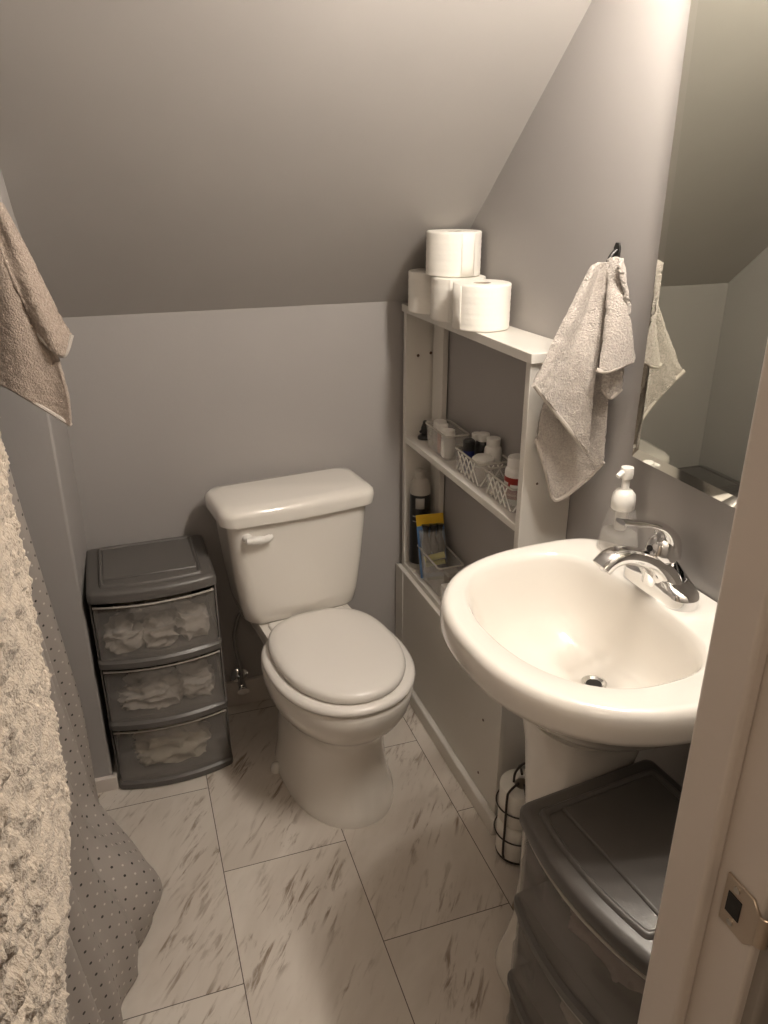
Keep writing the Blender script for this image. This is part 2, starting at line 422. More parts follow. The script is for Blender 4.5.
# tank
tank = MB().loft([rrect(-a, a, yf, yb, z, r, bow=bw) for z, a, yf, yb, r, bw in ((.412, .148, -.170, -.03, .035, .004), (.416, .160, -.180, -.022, .042, .008), (.428, .168, -.187, -.018, .042, .012), (.47, .176, -.190, -.012, .04, .013),
    (.56, .188, -.193, -.008, .04, .013), (.66, .196, -.196, -.006, .035, .012), (.735, .201, -.198, -.005, .032, .012))])
tank.build('tank', M['porcelain'], TR, angle=50)
tl = MB().loft([rrect(-a, a, yf, yb, z, r, bow=.013) for z, a, yf, yb, r in ((.732, .214, -.207, -.001, .035), (.735, .220, -.213, .001, .04), (.760, .222, -.215, .002, .04), (.772, .219, -.212, 0, .04), (.780, .209, -.202, -.008, .04), (.784, .19, -.18, -.03, .04))])
tl.build('tank_lid', M['porcelain'], TR, angle=50)
fl = MB().lathe([(.013, 0), (.013, -.012), (.009, -.018)], 20, (0,0,0), 'y').xf(Matrix.Translation((-.157, -.198, .697)))
fl.tube(curve([(-.163, -.222, .697), (-.14, -.226, .697), (-.115, -.226, .695), (-.093, -.222, .697)], 12), [(.011, .009)]*3+[(.010, .012)]*4+[(.006, .011)]*4+[(.004, .008)]*2, 12)
fo = fl.build('flush_lever', M['white_plastic'], TR)
# water supply
sv = thing('supply_valve', 'chrome stop valve on the wall left of the toilet base', 'valve', (.225, YB-.012, .115))
MB().lathe([(.028, 0), (.028, -.003), (.02, -.010), (.009, -.014)], 24, (0,0,0), 'y').build('escutcheon', M['chrome'], sv)
MB().lathe([(.008, -.01), (.008, -.045), (.013, -.046), (.013, -.075), (.007, -.076)], 20, (0,0,0), 'y').build('valve_body', M['chrome'], sv)
MB().loft([[(.018*math.cos(a)*(1 if i else .8), -.080-.012*i, .011*math.sin(a)*(1 if i else .8)) for a in [2*PI*j/20 for j in range(20)]] for i in (0, 1)]).build('valve_handle', M['chrome'], sv)
MB().tube(curve([(0, -.06, .01), (.0, -.06, .06), (-.01, -.05, .16), (.005, -.07, .25), (.03, -.10, .30)], 24), .006, 10).build('supply_hose', M['rubber'], sv)
MB().tube([(0.03, -.10, .285), (.03, -.10, .312)], .014, 12).build('coupling_nut', M['rubber'], sv)

# ------------------------------------------------------------------ pedestal sink
SK = thing('pedestal_sink', 'white pedestal sink with a wide oval basin below the mirror', 'sink', (wx(.983), .983, 0), math.atan(TW))
KS = 72
def so_(sc_, z, dx=0): return sup(-.175+dx, 0, z, .172*(1 if sc_ > .9 else sc_), .281*sc_, 4.0, KS, af=.292*sc_, nf=2.35)
def si_(sc_, z, cx=-.238): return sup(cx, (.020 if sc_ > .6 else .024), z, .140*sc_, .220*sc_, 3.2, KS, af=.176*sc_, nf=2.2)
basin = MB().loft([so_(.32, .688), so_(.45, .70), so_(.58, .725), so_(.74, .768), so_(.86, .812), so_(.94, .828), so_(.985, .834), so_(1.0, .846), so_(1.0, .866), so_(.994, .878), so_(.98, .887), so_(.955, .891), so_(.93, .8905)]
    + [si_(1.03, .889), si_(1.0, .885), si_(.975, .876), si_(.95, .858, -.236), si_(.90, .820, -.230), si_(.83, .780, -.226), si_(.70, .745, -.214), si_(.50, .727, -.202), si_(.28, .719, -.19), si_(.12, .714, -.182)])
basin.build('basin', M['porcelain'], SK, angle=70)
dr = MB().lathe([(.018, .000), (.022, .003), (.023, .006), (.019, .0065), (.0145, .003), (.0135, -.004)], 32, (-.182, .026, .7165), cap=False)
dro = dr.build('drain', M['chrome'], SK); dro['label'] = 'chrome sink drain'
MB().lathe([(.0165, 0), (.004, .0005)], 24, (-.182, .026, .716)).build('drain_hole', M['dark'], dro)
pd = MB().loft([sup(-.205, .016, z, a*1.0, b, 2.6, 48, af=a*1.05) for z, a, b in ((0, .116, .098), (.015, .118, .099), (.035, .113, .096), (.07, .098, .092), (.13, .084, .086), (.25, .078, .084), (.45, .080, .085), (.6, .090, .094), (.66, .10, .108), (.695, .115, .13))])
pd.build('pedestal', M['porcelain'], SK, angle=60)
MB().tube(curve([(-.03, -.13, .70), (-.03, -.13, .5), (-.02, -.15, .3)], 12), .008, 10).build('supply_hose', M['rubber'], SK)

# faucet on the back deck
FA = thing('faucet', 'chrome single-lever centerset faucet on the sink deck', 'faucet', (wx(1.008, .063), 1.008, .889), math.atan(TW))
def stad(hw, hl, z, k=32):
    r = []
    for j in range(k):
        t = 2*PI*j/k; c, s_ = math.cos(t), math.sin(t)
        r.append((hw*c, (hl-hw)*(1 if s_ > 1e-9 else (-1 if s_ < -1e-9 else 0))+hw*s_, z))
    return r
def lift(r, h, p=.05):
    return [(x, y, z+h*math.exp(-(y/p)**2)) for x, y, z in r]
MB().loft([stad(.030, .084, 0), stad(.030, .084, .016), stad(.0285, .082, .023), lift(stad(.026, .074, .028), .018, .04), lift(stad(.020, .058, .031), .034, .035)]).build('base_plate', M['chrome'], FA, angle=50)
def arm(path, rw, rh, seg=24):
    """a solid arm lying in the x-z plane: half widths rw across (y) and rh through its thickness"""
    P = [Vector(p) for p in path]; rings = []
    for i, p in enumerate(P):
        t = (P[min(i+1, len(P)-1)]-P[max(i-1, 0)]).normalized(); nn = Vector((-t.z, 0, t.x))
        rings.append([p+Vector((0, 1, 0))*rw(i/(len(P)-1))*sq(math.cos(2*PI*j/seg), 2.4)+nn*rh(i/(len(P)-1))*sq(math.sin(2*PI*j/seg), 2.4) for j in range(seg)])
    return MB().loft(rings)
spout = arm(curve([(-.002, 0, .004), (-.006, 0, .034), (-.026, 0, .058), (-.060, 0, .076), (-.092, 0, .085), (-.116, 0, .082), (-.132, 0, .069)], 36),
    lambda t: lerp(.058, .021, smooth(0, .5, t)), lambda t: lerp(.026, .0145, smooth(.05, .5, t)))
spout.build('spout', M['chrome'], FA, angle=60)
MB().lathe([(.0115, 0), (.0115, -.010), (.009, -.011)], 20, (-.122, 0, .074)).build('aerator', M['chrome'], FA)
MB().lathe([(.026, .018), (.0265, .064), (.028, .066), (.028, .070), (.0275, .082), (.024, .097), (.014, .107), (.003, .110)], 28, (-.008, 0, 0)).build('handle_body', M['chrome'], FA, angle=50)
hp = curve([(.003, 0, .068), (.002, 0, .098), (-.014, 0, .122), (-.042, 0, .135), (-.072, 0, .142), (-.104, 0, .150)], 30)
arm(hp, lambda t: lerp(.026, .0125, smooth(.1, .75, t)), lambda t: lerp(.022, .0045, smooth(0, .65, t)), 20).build('lever', M['chrome'], FA, angle=60)
MB().lathe([(.006, 0), (.0055, .003), (.001, .005)], 16, (0,0,0), 'x').xf(Matrix.Rotation(PI, 4, 'Z')).xf(Matrix.Translation((-.034, 0, .088))).build('temperature_button', M['dark'], FA)

# foaming soap dispenser
SD = thing('soap_dispenser', 'clear foaming soap bottle with white pump on the sink corner', 'soap dispenser', (.875, 1.163, .8905))
body = MB().loft([sup(0, 0, z, a, b, 2.8, 36) for z, a, b in ((0, .031, .039), (.004, .034, .042), (.02, .0335, .041), (.05, .029, .034), (.080, .024, .026), (.092, .0215, .022), (.10, .019, .019))])
body.build('bottle', M['soapclear'], SD, angle=60)
MB().loft([sup(0, 0, z, a, b, 2.8, 36) for z, a, b in ((.003, .030, .037), (.02, .031, .038), (.042, .0285, .034))]).build('soap', M['soap'], SD)
MB().lathe([(.0205, .092), (.0225, .094), (.0225, .112), (.021, .122), (.015, .130), (.0085, .132)], 28).build('pump_collar', M['white_plastic'], SD, angle=50)
MB().tube([(0,0,.05), (0,0,.1)], .012, 12).build('pump_chamber', M['frost'], SD)
MB().lathe([(.0075, .130), (.0075, .154), (.0115, .155), (.0125, .162), (.0125, .171), (.0115, .176), (.004, .177)], 24).tube([(0, 0, .166), (-.014, -.002, .166), (-.022, -.003, .161)], [.0065, .006, .005], 12).build('pump_head', M['white_plastic'], SD, angle=50)

# ------------------------------------------------------------------ mirror (its own thickness and bevelled border)
MI = thing('wall_mirror', 'large mirror with bare glass edges on the right wall above the sink', 'mirror', (wx(1.182), 1.182, 1.080), .012)
hL, hH = .62, .79          # the local -y side runs toward the doorway
def mr(x, d): return [(x, -hL+d, d), (x, -d, d), (x, -d, hH-d), (x, -hL+d, hH-d)]
MB().loft([mr(-.002, 0), mr(-.017, 0), mr(-.019, .02)], cap='start').build('bevel', M['mirror_edge'], MI, flat=True)
o_ = len((gl := MB()).v); gl.loft([mr(-.0185, .02), mr(-.0192, .02)]); gl.build('mirror_glass', M['mirror'], MI, flat=True)

# ------------------------------------------------------------------ vanity lamp above the mirror
VL = thing('vanity_light', 'three-globe vanity light above the mirror', 'lamp', (wx(.90), .90, 2.0), math.atan(TW))
MB().box(-.03, 0, -.25, .17, -.045, .045).build('back_plate', M['steel'], VL, bevel=.004)
for y_ in (-.20, -.04, .12):
    MB().lathe([(.03, -.03), (.024, -.05), (.016, -.06), (.014, -.110), (.022, -.114), (.020, -.130)], 24, (0, y_, 0), 'x').build('socket', M['steel'], VL)
    MB().lathe([(.012, -.121), (.022, -.126)]+[(.042*math.sin(a), -.160+.042*math.cos(a)) for a in [lerp(.5, PI-.02, i/14) for i in range(15)]], 24, (0, y_, 0), 'x').build('globe', M['bulb'], VL)
# unseen fill light added behind the viewer to lift the door jamb
hl = bpy.data.lights.new('hall_fill_light', 'AREA'); hl.energy = HALL_FILL; hl.color = (1, .78, .58); hl.size = .5
ho = bpy.data.objects.new('hall_fill_light', hl); COL.objects.link(ho); ho.location = (-.25, -.75, 2.35)
tag(ho, 'added dim fill light in the hallway, out of view', 'lamp')

# ------------------------------------------------------------------ storage drawer units
def drawer_unit(name, label, loc, rz):
    t = thing(name, label, 'storage drawers', loc, rz)
    W, D, H, BOW = .156, .268, .625, .024   # half width, depth (front at -D), height
    top = MB().loft([rrect(-W-.004+d, W+.004-d, -D-.008+d, -d, z, .014, bow=BOW) for z, d in ((H-.034, .006), (H-.030, 0), (H-.010, 0), (H-.003, .004), (H, .012))])
    # raised rim round a sunken panel
    top.build('top', M['charcoal'], t, angle=40)
    ring = lambda z, x, yf, yb, bw: rrect(-x, x, yf, yb, z, .008, bow=bw)
    MB().loft([ring(H-.002, .128, -.262, -.022, .014), ring(H+.006, .126, -.260, -.024, .014), ring(H+.008, .123, -.257, -.027, .014), ring(H+.006, .119, -.253, -.031, .014), ring(H+.001, .116, -.250, -.034, .014)], cap=False).build('rim', M['charcoal'], t, angle=60)
    MB().box(-.118, .118, -.222, -.033, H-.004, H+.0045).build('lid_panel', M['charcoal'], t, bevel=.004)
    # frame: back, side posts, rails
    MB().box(-W, W, -.006, 0, 0, H-.03).build('back_panel', M['charcoal'], t)
    for sx in (-1, 1):
        fr = MB()
        fr.loft([[(sx*W+dx, y, z) for y, dx in ((-.004, -.002), (-.004, .002), (-D+.014, .002), (-D+.014, -.002))] for z in (.0, H-.03)])
        fr.build('side_panel', M['smoke'], t, bevel=.0008)
    for k, z in enumerate((.0, .200, .395)):
        MB().loft([rrect(-W-.003+d, W+.003-d, -D-.004+d, -.004, zz, .012, bow=BOW+.004) for zz, d in ((z, .005), (z+.004, 0), (z+.020, 0), (z+.0265, .006))]).build('rail', M['charcoal'], t, angle=40)
        top_z = (.197, .392, .583)[k]; a = W-.006
        # drawer: an open tray with a curved translucent front and a recessed pull
        def fy(x, s): return -D+.002-(BOW+.002)*(1-(x/W)**2)-s
        zz = [z+.026, z+.040, z+.105, z+.118, top_z-.020, top_z-.006]
        def front(u, v):
            x = lerp(-a, a, u); k_ = v*(len(zz)-1); i = min(int(k_), len(zz)-2); q = lerp(zz[i], zz[i+1], k_-i)
            step = .007*smooth(zz[2], zz[3], q)*(1-.85*smooth(.26, .30, u)*smooth(.74, .70, u)*smooth(.62, .85, 1-abs(v-.62)))
            return (x, fy(x, -step), q)
        dd = MB().grid(front, 40, 20)
        for sx in (-1, 1): dd.grid(lambda u, v, sx=sx: (sx*a, lerp(-D+.004, -.02, u), lerp(z+.026, top_z-.012, v)), 6, 4)
        dd.grid(lambda u, v: (lerp(-a, a, u), lerp(-D+.002, -.02, v), z+.0275), 6, 6)
        d_ = dd.build('drawer', M['drawer'], t, solid=.0018, angle=50)
        MB().tube([(lerp(-a, a, i/24), fy(lerp(-a, a, i/24), 0)+.001, top_z-.006) for i in range(25)], .0028, 8).build('drawer_lip', M['frost'], d_)
    return t
def cloth(name, label, loc, size, seed, material, rz=0, group=None, ridge=1.0, nu=44):
    """a crumpled piece of cloth: a flattened closed form pushed in and out along folds"""
    mb = MB(); rng_ = random.Random(seed); off = Vector((rng_.random()*50, rng_.random()*50, rng_.random()*50))
    rings = []
    for i in range(1, nu):
        a = PI*i/nu; r = []
        for j in range(nu*2):
            b_ = PI*j/nu
            d = Vector((math.sin(a)*math.cos(b_), math.sin(a)*math.sin(b_), math.cos(a)))
            q = Vector((sq(d.x, 2.8)*size[0], sq(d.y, 2.8)*size[1], sq(d.z, 2.4)*size[2]))
            p = Vector((q.x*14, q.y*30, q.z*46))+off
            w1 = 1-abs(noise.noise(p*.75)*2); w2 = 1-abs(noise.noise(p*1.7+Vector((9, 3, 1)))*2)
            q *= 1-.34*ridge*(1-w1)*1.2-.12*ridge*(1-w2)
            if q.z < -size[2]*.55: q.z = -size[2]*.55
            r.append((q.x, q.y, q.z+size[2]*.55))
        rings.append(r)
    mb.loft(rings)
    o = mb.build(name, material, angle=80); o.location = loc; o.rotation_euler = (0, 0, rz)
    return tag(o, label, 'clothing', group)

FX, FY, FRZ = -.004, 2.116, math.radians(1)
drawer_unit('plastic_storage_unit', 'charcoal three-drawer plastic storage unit between the stub wall and toilet', (FX, FY, 0), FRZ)
NX, NY, NRZ = .815, .738, math.radians(-90+6)
drawer_unit('plastic_storage_unit', 'charcoal plastic storage unit under the sink near the doorway', (NX, NY, 0), NRZ)
def in_unit(n, x, y, z):
    ox, oy, r = ((FX, FY, FRZ), (NX, NY, NRZ))[n]
    return (ox+x*math.cos(r)-y*math.sin(r), oy+x*math.sin(r)+y*math.cos(r), z)
for i, (x, y, z, s, mt, lb) in enumerate([
    (-.088, -.215, .428, (.056, .055, .054), 'cloth_a', 'small rolled pale garment at the left of the top drawer'),
    (.005, -.225, .428, (.050, .055, .050), 'cloth_a', 'pale crumpled garment in the middle of the top drawer'),
    (.090, -.210, .428, (.050, .055, .062), 'cloth_a', 'pale bunched garment at the right of the top drawer'),
    (0, -.10, .428, (.115, .05, .076), 'cloth_a', 'ruffled pale garment heaped at the back of the top drawer'),
    (-.040, -.20, .232, (.095, .075, .052), 'cloth_a', 'folded pale garment on the left of the middle drawer'),
    (.082, -.195, .232, (.058, .07, .066), 'cloth_a', 'stacked thin pale garments on the right of the middle drawer'),
    (.0, -.19, .032, (.118, .075, .075), 'cloth_b', 'cream crumpled towel filling the bottom drawer')]):
    cloth('crumpled_towel' if i == 6 else 'crumpled_garment', lb, in_unit(0, x, y, z), s, 11+i, M[mt], FRZ)
for i, (x, y, z, s, mt, lb) in enumerate([
    (0, -.16, .428, (.125, .085, .055), 'cloth_c', 'dusky pink cloth in the top drawer of the unit under the sink'),
    (0, -.16, .232, (.125, .085, .050), 'cloth_a', 'pale cloth in the middle drawer of the unit under the sink')]):
    cloth('crumpled_cloth', lb, in_unit(1, x, y, z), s, 31+i, M[mt], NRZ)

# ------------------------------------------------------------------ toilet rolls
def roll(label, x, y, z, rz=0, first=[None], group='toilet rolls on top of the shelf unit'):
    if first[0] is None:
        r0 = thing('toilet_roll', label, 'toilet roll', (x, y, z), rz, group)
        p = []
        R, r, H = .067, .021, .103
        for i in range(25): # wound layers leave faint waves on the side
            zz = .003+(H-.006)*i/24; p.append((R+.0003*math.sin(i*2.1)+.0002*math.sin(i*5.3), zz))
        prof = [(r, 0), (R-.004, 0)]+[(R-.001, .0012)]+p+[(R-.001, H-.0012), (R-.004, H), (R*.7, H-.0008), (r, H-.001), (r, 0)]
        MB().lathe(prof, 56, cap=False).build('paper', M['paper'], r0, angle=50)
        MB().lathe([(r, .001), (r, H-.002), (r-.0018, H-.002), (r-.0018, .001), (r, .001)], 32, cap=False).build('core', M['card'], r0)
        tl_ = MB().grid(lambda u, v: ((R+.0012)*math.cos(-3.3+.55*u), (R+.0012)*math.sin(-3.3+.55*u), lerp(.003, H-.003, v)), 8, 3)
        tl_.build('loose_sheet', M['paper'], r0, solid=.0008)
        first[0] = r0; return r0
    c = first[0].copy(); COL.objects.link(c); c['label'] = label; c['group'] = group
    c.location = (x, y, z); c.rotation_euler = (0, 0, rz)
    for ch in list(first[0].children):
        k = ch.copy(); COL.objects.link(k); k.parent = c
    return c
ZT = 1.2445
roll('white toilet roll at the near end of the row on the shelf top', .806, 1.685, ZT)
roll('white toilet roll in the middle of the row, half hidden by the near roll', .806, 1.8205, ZT, 1.0)
roll('white toilet roll farthest back on the shelf top beside the sloping ceiling', .797, 1.956, ZT, 2.0)
roll('white toilet roll stacked on top of the other rolls', .800, 1.842, ZT+.1035, 1.6)

# ------------------------------------------------------------------ things on the shelves
def bottle(name, label, cat, loc, prof, mt, cap=None, capm='white_plastic', lab=None, labm='grey_label', rz=0, group=None, seg=28, patch=None):
    t = thing(name, label, cat, loc, rz, group)
    MB().lathe(prof, seg).build('body', M[mt], t, angle=50)
    if cap: MB().lathe(cap, seg).build('cap', M[capm], t, angle=40)
    if lab:
        r, z0, z1 = lab
        lo_ = MB().lathe([(r, z0), (r, z1)], seg, cap=False).build('label', M[labm], t)
        if patch:
            for (a0, a1, p0, p1, pm) in patch:
                MB().grid(lambda u, v: ((r+.0006)*math.cos(lerp(a0, a1, u)), (r+.0006)*math.sin(lerp(a0, a1, u)), lerp(p0, p1, v)), 8, 2).build('print', M[pm], lo_, solid=.0004)
    return t
def pill(R, H): return [(R-.002, 0), (R, .002), (R, H*.70), (R*.95, H*.75), (R*.72, H*.80), (R*.70, H*.82)]
def pcap(R, H): return [(R*.78, H*.80), (R*.80, H*.81), (R*.80, H*.985), (R*.74, H)]
def tray(name, label, x0, x1, y0, y1, z, h, lattice=False, mt='bin', group=None):
    t = thing(name, label, 'storage bin', ((x0+x1)/2, (y0+y1)/2, z), 0, group)
    a, b = (x1-x0)/2, (y1-y0)/2
    body = MB().loft([rrect(-a+.006, a-.006, -b+.006, b-.006, 0, .008), rrect(-a, a, -b, b, h, .010)], cap='start')
    body.build('bin', M[mt], t, solid=.002, angle=50)
    MB().tube([(p[0], p[1], h) for p in rrect(-a, a, -b, b, h, .010)], .0026, 8, closed=True).build('rim', M['frost'], t)
    if lattice:
        la = MB()
        for k in range(6):
            y_ = lerp(-b+.01, b-.01, k/5)
            for s_ in (-1, 1):
                y2 = y_+s_*h*.6
                if abs(y2) < b-.006: la.tube([(-a+.004, y_, .004), (-a-.0008, y2, h-.004)], .0018, 6)
        for k in range(4):
            x_ = lerp(-a+.008, a-.008, k/3)
            for s_ in (-1, 1):
                x2 = x_+s_*h*.5
                if abs(x2) < a-.004: la.tube([(x_, -b+.004, .004), (x2, -b-.0008, h-.004)], .0018, 6)
        la.build('lattice', M['white_plastic'], t)
    return t
ZM, ZL = .8615, .4435
# middle shelf
k_ = thing('hair_clip_holder', 'small black holder with an upright knob at the far end of the middle shelf', 'holder', (.818, 2.050, ZM))
MB().lathe([(.022, 0), (.022, .005), (.019, .009), (.010, .013)], 24).build('base', M['black'], k_)
MB().lathe([(.010, .011), (.013, .022), (.012, .034), (.008, .044), (.007, .052), (.003, .055)], 20).tube([(-.004, 0, .03), (-.018, -.006, .022)], .004, 8).build('knob', M['black'], k_)
tray('storage_bin', 'clear plastic bin holding small jars near the far end of the middle shelf', .792, .862, 1.835, 1.985, ZM, .070)
bottle('cream_tube', 'pale pink cream tube in the clear bin on the middle shelf', 'tube', (.812, 1.905, ZM+.004), [(.013, 0), (.014, .03), (.014, .06), (.013, .062)], 'pink', [(.015, .060), (.015, .082), (.012, .084)])
bottle('jar', 'round white jar in the near corner of the clear bin', 'jar', (.812, 1.865, ZM+.004), [(.016, 0), (.019, .008), (.0195, .05), (.016, .055)], 'white_plastic', [(.018, .055), (.019, .058), (.018, .076), (.006, .079)], 'white_plastic')
bottle('jar', 'squat frosted jar at the far end of the clear bin', 'jar', (.825, 1.955, ZM+.004), [(.018, 0), (.02, .006), (.02, .05), (.016, .055)], 'frost', [(.018, .055), (.019, .058), (.018, .075), (.006, .078)])
bottle('pill_bottle', 'white bottle with dark print standing behind the lattice basket, farthest of its row', 'bottle', (.868, 1.80, ZM), pill(.019, .085), 'white_plastic', pcap(.019, .085), 'white_plastic', (.0194, .012, .055), 'white_plastic', patch=[(2.6, 3.0, .036, .052, 'black'), (3.2, 3.7, .025, .030, 'grey_label')])
tray('storage_basket', 'white lattice basket in the middle of the middle shelf', .792, .880, 1.625, 1.775, ZM, .062, True)
bottle('pill_bottle', 'white bottle with a black shoulder at the back of the lattice basket', 'bottle', (.858, 1.745, ZM+.004), pill(.021, .098), 'black', pcap(.021, .098), 'white_plastic')
bottle('spray_bottle', 'small navy bottle with black cap in the lattice basket', 'bottle', (.815, 1.738, ZM+.004), [(.014, 0), (.015, .004), (.015, .060), (.010, .064)], 'navy', [(.0155, .060), (.016, .064), (.016, .084), (.012, .088)], 'black')
bottle('pill_bottle', 'tall white bottle with grey print in the near back corner of the lattice basket', 'bottle', (.860, 1.69, ZM+.004), pill(.022, .102), 'white_plastic', pcap(.022, .102), 'white_plastic', (.0224, .015, .065), 'white_plastic', patch=[(2.7, 4.0, .045, .050, 'grey_label'), (2.7, 3.8, .030, .034, 'grey_label')])
bottle('jar', 'squat white jar with a wide lid in the lattice basket', 'jar', (.825, 1.672, ZM+.004), [(.024, 0), (.027, .004), (.027, .038), (.02, .042)], 'frost', [(.0285, .040), (.029, .043), (.028, .058), (.02, .064), (.006, .066)], 'white_plastic')
tray('storage_basket', 'white lattice basket at the near end of the middle shelf', .794, .880, 1.455, 1.600, ZM, .060, True)
bottle('pill_bottle', 'white vitamin bottle with a red label near the shelf end', 'bottle', (.835, 1.512, ZM+.004), pill(.0285, .112), 'white_plastic', [(.0225, .088), (.024, .089), (.024, .111), (.022, .113)], 'white_plastic', (.0289, .016, .068), 'red',
       patch=[(2.9, 3.5, .050, .056, 'white_plastic'), (3.7, 4.6, .040, .052, 'white_plastic'), (3.0, 4.4, .024, .029, 'pink')])
k_ = thing('foil_tube', 'small silver tube lying in the near lattice basket', 'tube', (.815, 1.575, ZM+.014), math.radians(60))
MB().tube([(-.03, 0, 0), (-.01, 0, .003), (.022, 0, .006), (.03, 0, .0065)], [(.011, .002), (.010, .006), (.008, .008), (.005, .005)], 14).build('tube_body', M['steel'], k_)
MB().tube([(.03, 0, .0065), (.04, 0, .007)], .006, 12).build('cap', M['black'], k_)
# lower shelf
bottle('shampoo_bottle', 'black hair product bottle with a frosted top on the lower shelf', 'bottle', (.806, 2.049, ZL), [(.029, 0), (.0315, .006), (.0315, .262), (.028, .282), (.018, .294), (.014, .298)], 'frost', [(.0155, .296), (.016, .30), (.0145, .320), (.009, .324)], 'frost', (.0318, .02, .248), 'black',
       patch=[(3.9, 4.75, .206, .240, 'grey_label'), (3.6, 4.5, .178, .182, 'grey_label'), (3.6, 4.3, .162, .165, 'grey_label')])
MBx = None
tray('storage_bin', 'clear scoop bin holding a blue and yellow pack on the lower shelf', .782, .862, 1.835, 2.008, ZL, .095)
k_ = thing('brush_pack', 'blue and yellow carded pack leaning in the clear bin', 'package', (.820, 1.955, ZL+.004), math.radians(-14))
mt_ = Matrix.Rotation(math.radians(-12), 4, 'X') @ Matrix.Rotation(math.radians(-4), 4, 'Y') @ Matrix.Diagonal((1.22, 1.45, 1.08, 1))
def pk(o_): return o_.xf(mt_)
def card(y): return [(-.032, y, 0), (.032, y, 0), (.032, y, .19), (-.032, y, .19)]
pk(MB().box(-.034, .034, 0, .0022, 0, .150)).build('card', M['blue'], k_, bevel=.001)
pk(MB().box(-.0342, .0342, -.0003, .0025, .150, .182)).build('card_header', M['yellow'], k_, bevel=.001)
hp_ = MB()
for xx in (-.014, .004, .020): hp_.tube(curve([(xx, -.010, .02), (xx+.003, -.014, .06), (xx-.002, -.013, .11), (xx+.002, -.010, .155)], 16), [.009+.003*math.sin(i*.9) for i in range(16)]+[.006], 10)
pk(hp_).build('black_handles', M['black'], k_)
pk(MB().tube([(-.024, -.022, .062), (.026, -.022, .070)], .009, 12).tube([(-.022, -.020, .045), (.026, -.020, .050)], .007, 12)).build('grip', M['olive'], k_)
pk(MB().loft([rrect(-.031, .031, -.034, -.001, z, .008) for z in (.005, .14)], cap=True)).build('blister', M['bin'], k_)
k_ = thing('nail_kit', 'dark brown rounded case with grey top in the near end of the clear bin', 'case', (.842, 1.873, ZL+.004))
MB().loft([rrect(-.020, .020, -.018, .018, z, .008) for z in (0, .045)]).build('case', M['brown'], k_, bevel=.003)
MB().loft([rrect(-.0205, .0205, -.0185, .0185, z, .008) for z in (.045, .058)]).build('case_top', M['grey_label'], k_, bevel=.003)
k_ = MB().box(-.028, .028, -.045, .045, 0, .055).build('small_carton', M['white_plastic'], bevel=.002); k_.location = (.812, 1.775, ZL)
tag(k_, 'small plain white carton on the lower shelf beside the sink', 'box')

# ------------------------------------------------------------------ wire roll holder between shelf unit and sink pedestal
WH = thing('roll_holder', 'black wire spare-roll stand tucked behind the sink pedestal', 'roll holder', (.792, 1.30, 0))
MB().tube([(.052*math.cos(a), .052*math.sin(a), .006) for a in [2*PI*i/32 for i in range(32)]], .003, 8, closed=True).build('base_ring', M['black_wire'], WH)
for a in (math.radians(205), math.radians(250), math.radians(25), math.radians(70)):
    c_, s_ = math.cos(a)*.060, math.sin(a)*.060
    MB().tube(curve([(c_*.8, s_*.8, .006), (c_, s_, .03), (c_, s_, .12), (c_, s_, .205), (c_*.85, s_*.85, .222), (c_*.3, s_*.3, .226)], 30), .003, 8).build('upright', M['black_wire'], WH)
for z in (.075, .16):
    MB().tube([(.061*math.cos(a), .061*math.sin(a), z) for a in [2*PI*i/40 for i in range(40)]], .002, 8, closed=True).build('hoop', M['black_wire'], WH)
MB().tube(curve([(-.025, 0, .226), (-.022, 0, .255), (0, 0, .275), (.022, 0, .255), (.025, 0, .226)], 24), .003, 8).build('handle', M['black_wire'], WH)
def spare(label, z):
    t = thing('spare_roll', label, 'toilet roll', (.792, 1.30, z), 0)
    MB().lathe([(.02, 0), (.052, 0), (.055, .003), (.055, .099), (.052, .102), (.02, .101), (.02, 0)], 40, cap=False).build('paper', M['paper'], t, angle=50)
    MB().lathe([(.02, .001), (.02, .1), (.0185, .1), (.0185, .001), (.02, .001)], 24, cap=False).build('core', M['card'], t)
spare('white spare roll at the bottom of the wire stand', .0095)
spare('white spare roll on top in the wire stand', .1125)

# ------------------------------------------------------------------ towels
def flap(mb, top, bot, left, right, amp=.006, folds=3, seed=0, nu=60, nv=70, lean=0):
    """Coons patch between four polylines (world points), with soft fold waves along its normal"""
    T_, B_, L_, R_ = (curve(c, 60) for c in (top, bot, left, right))
    P00, P10, P01, P11 = T_[0], T_[-1], B_[0], B_[-1]
    nrm = (P10-P00).cross(P01-P00).normalized(); off = Vector((seed*3.1, seed*1.7, seed))
    def fn(u, v):
        p = at_t(T_, u)*(1-v)+at_t(B_, u)*v+at_t(L_, v)*(1-u)+at_t(R_, v)*u-(P00*(1-u)*(1-v)+P10*u*(1-v)+P01*(1-u)*v+P11*u*v)
        d = amp*math.sin((u+.12*math.sin(v*2+seed))*folds*2*PI+seed)*smooth(0, .25, v+.15)*(1-.35*v)
        d += .0022*noise.noise(p*70+off)+.0012*noise.noise(p*190+off)
        return p+nrm*d
    mb.grid(fn, nu, nv); return mb
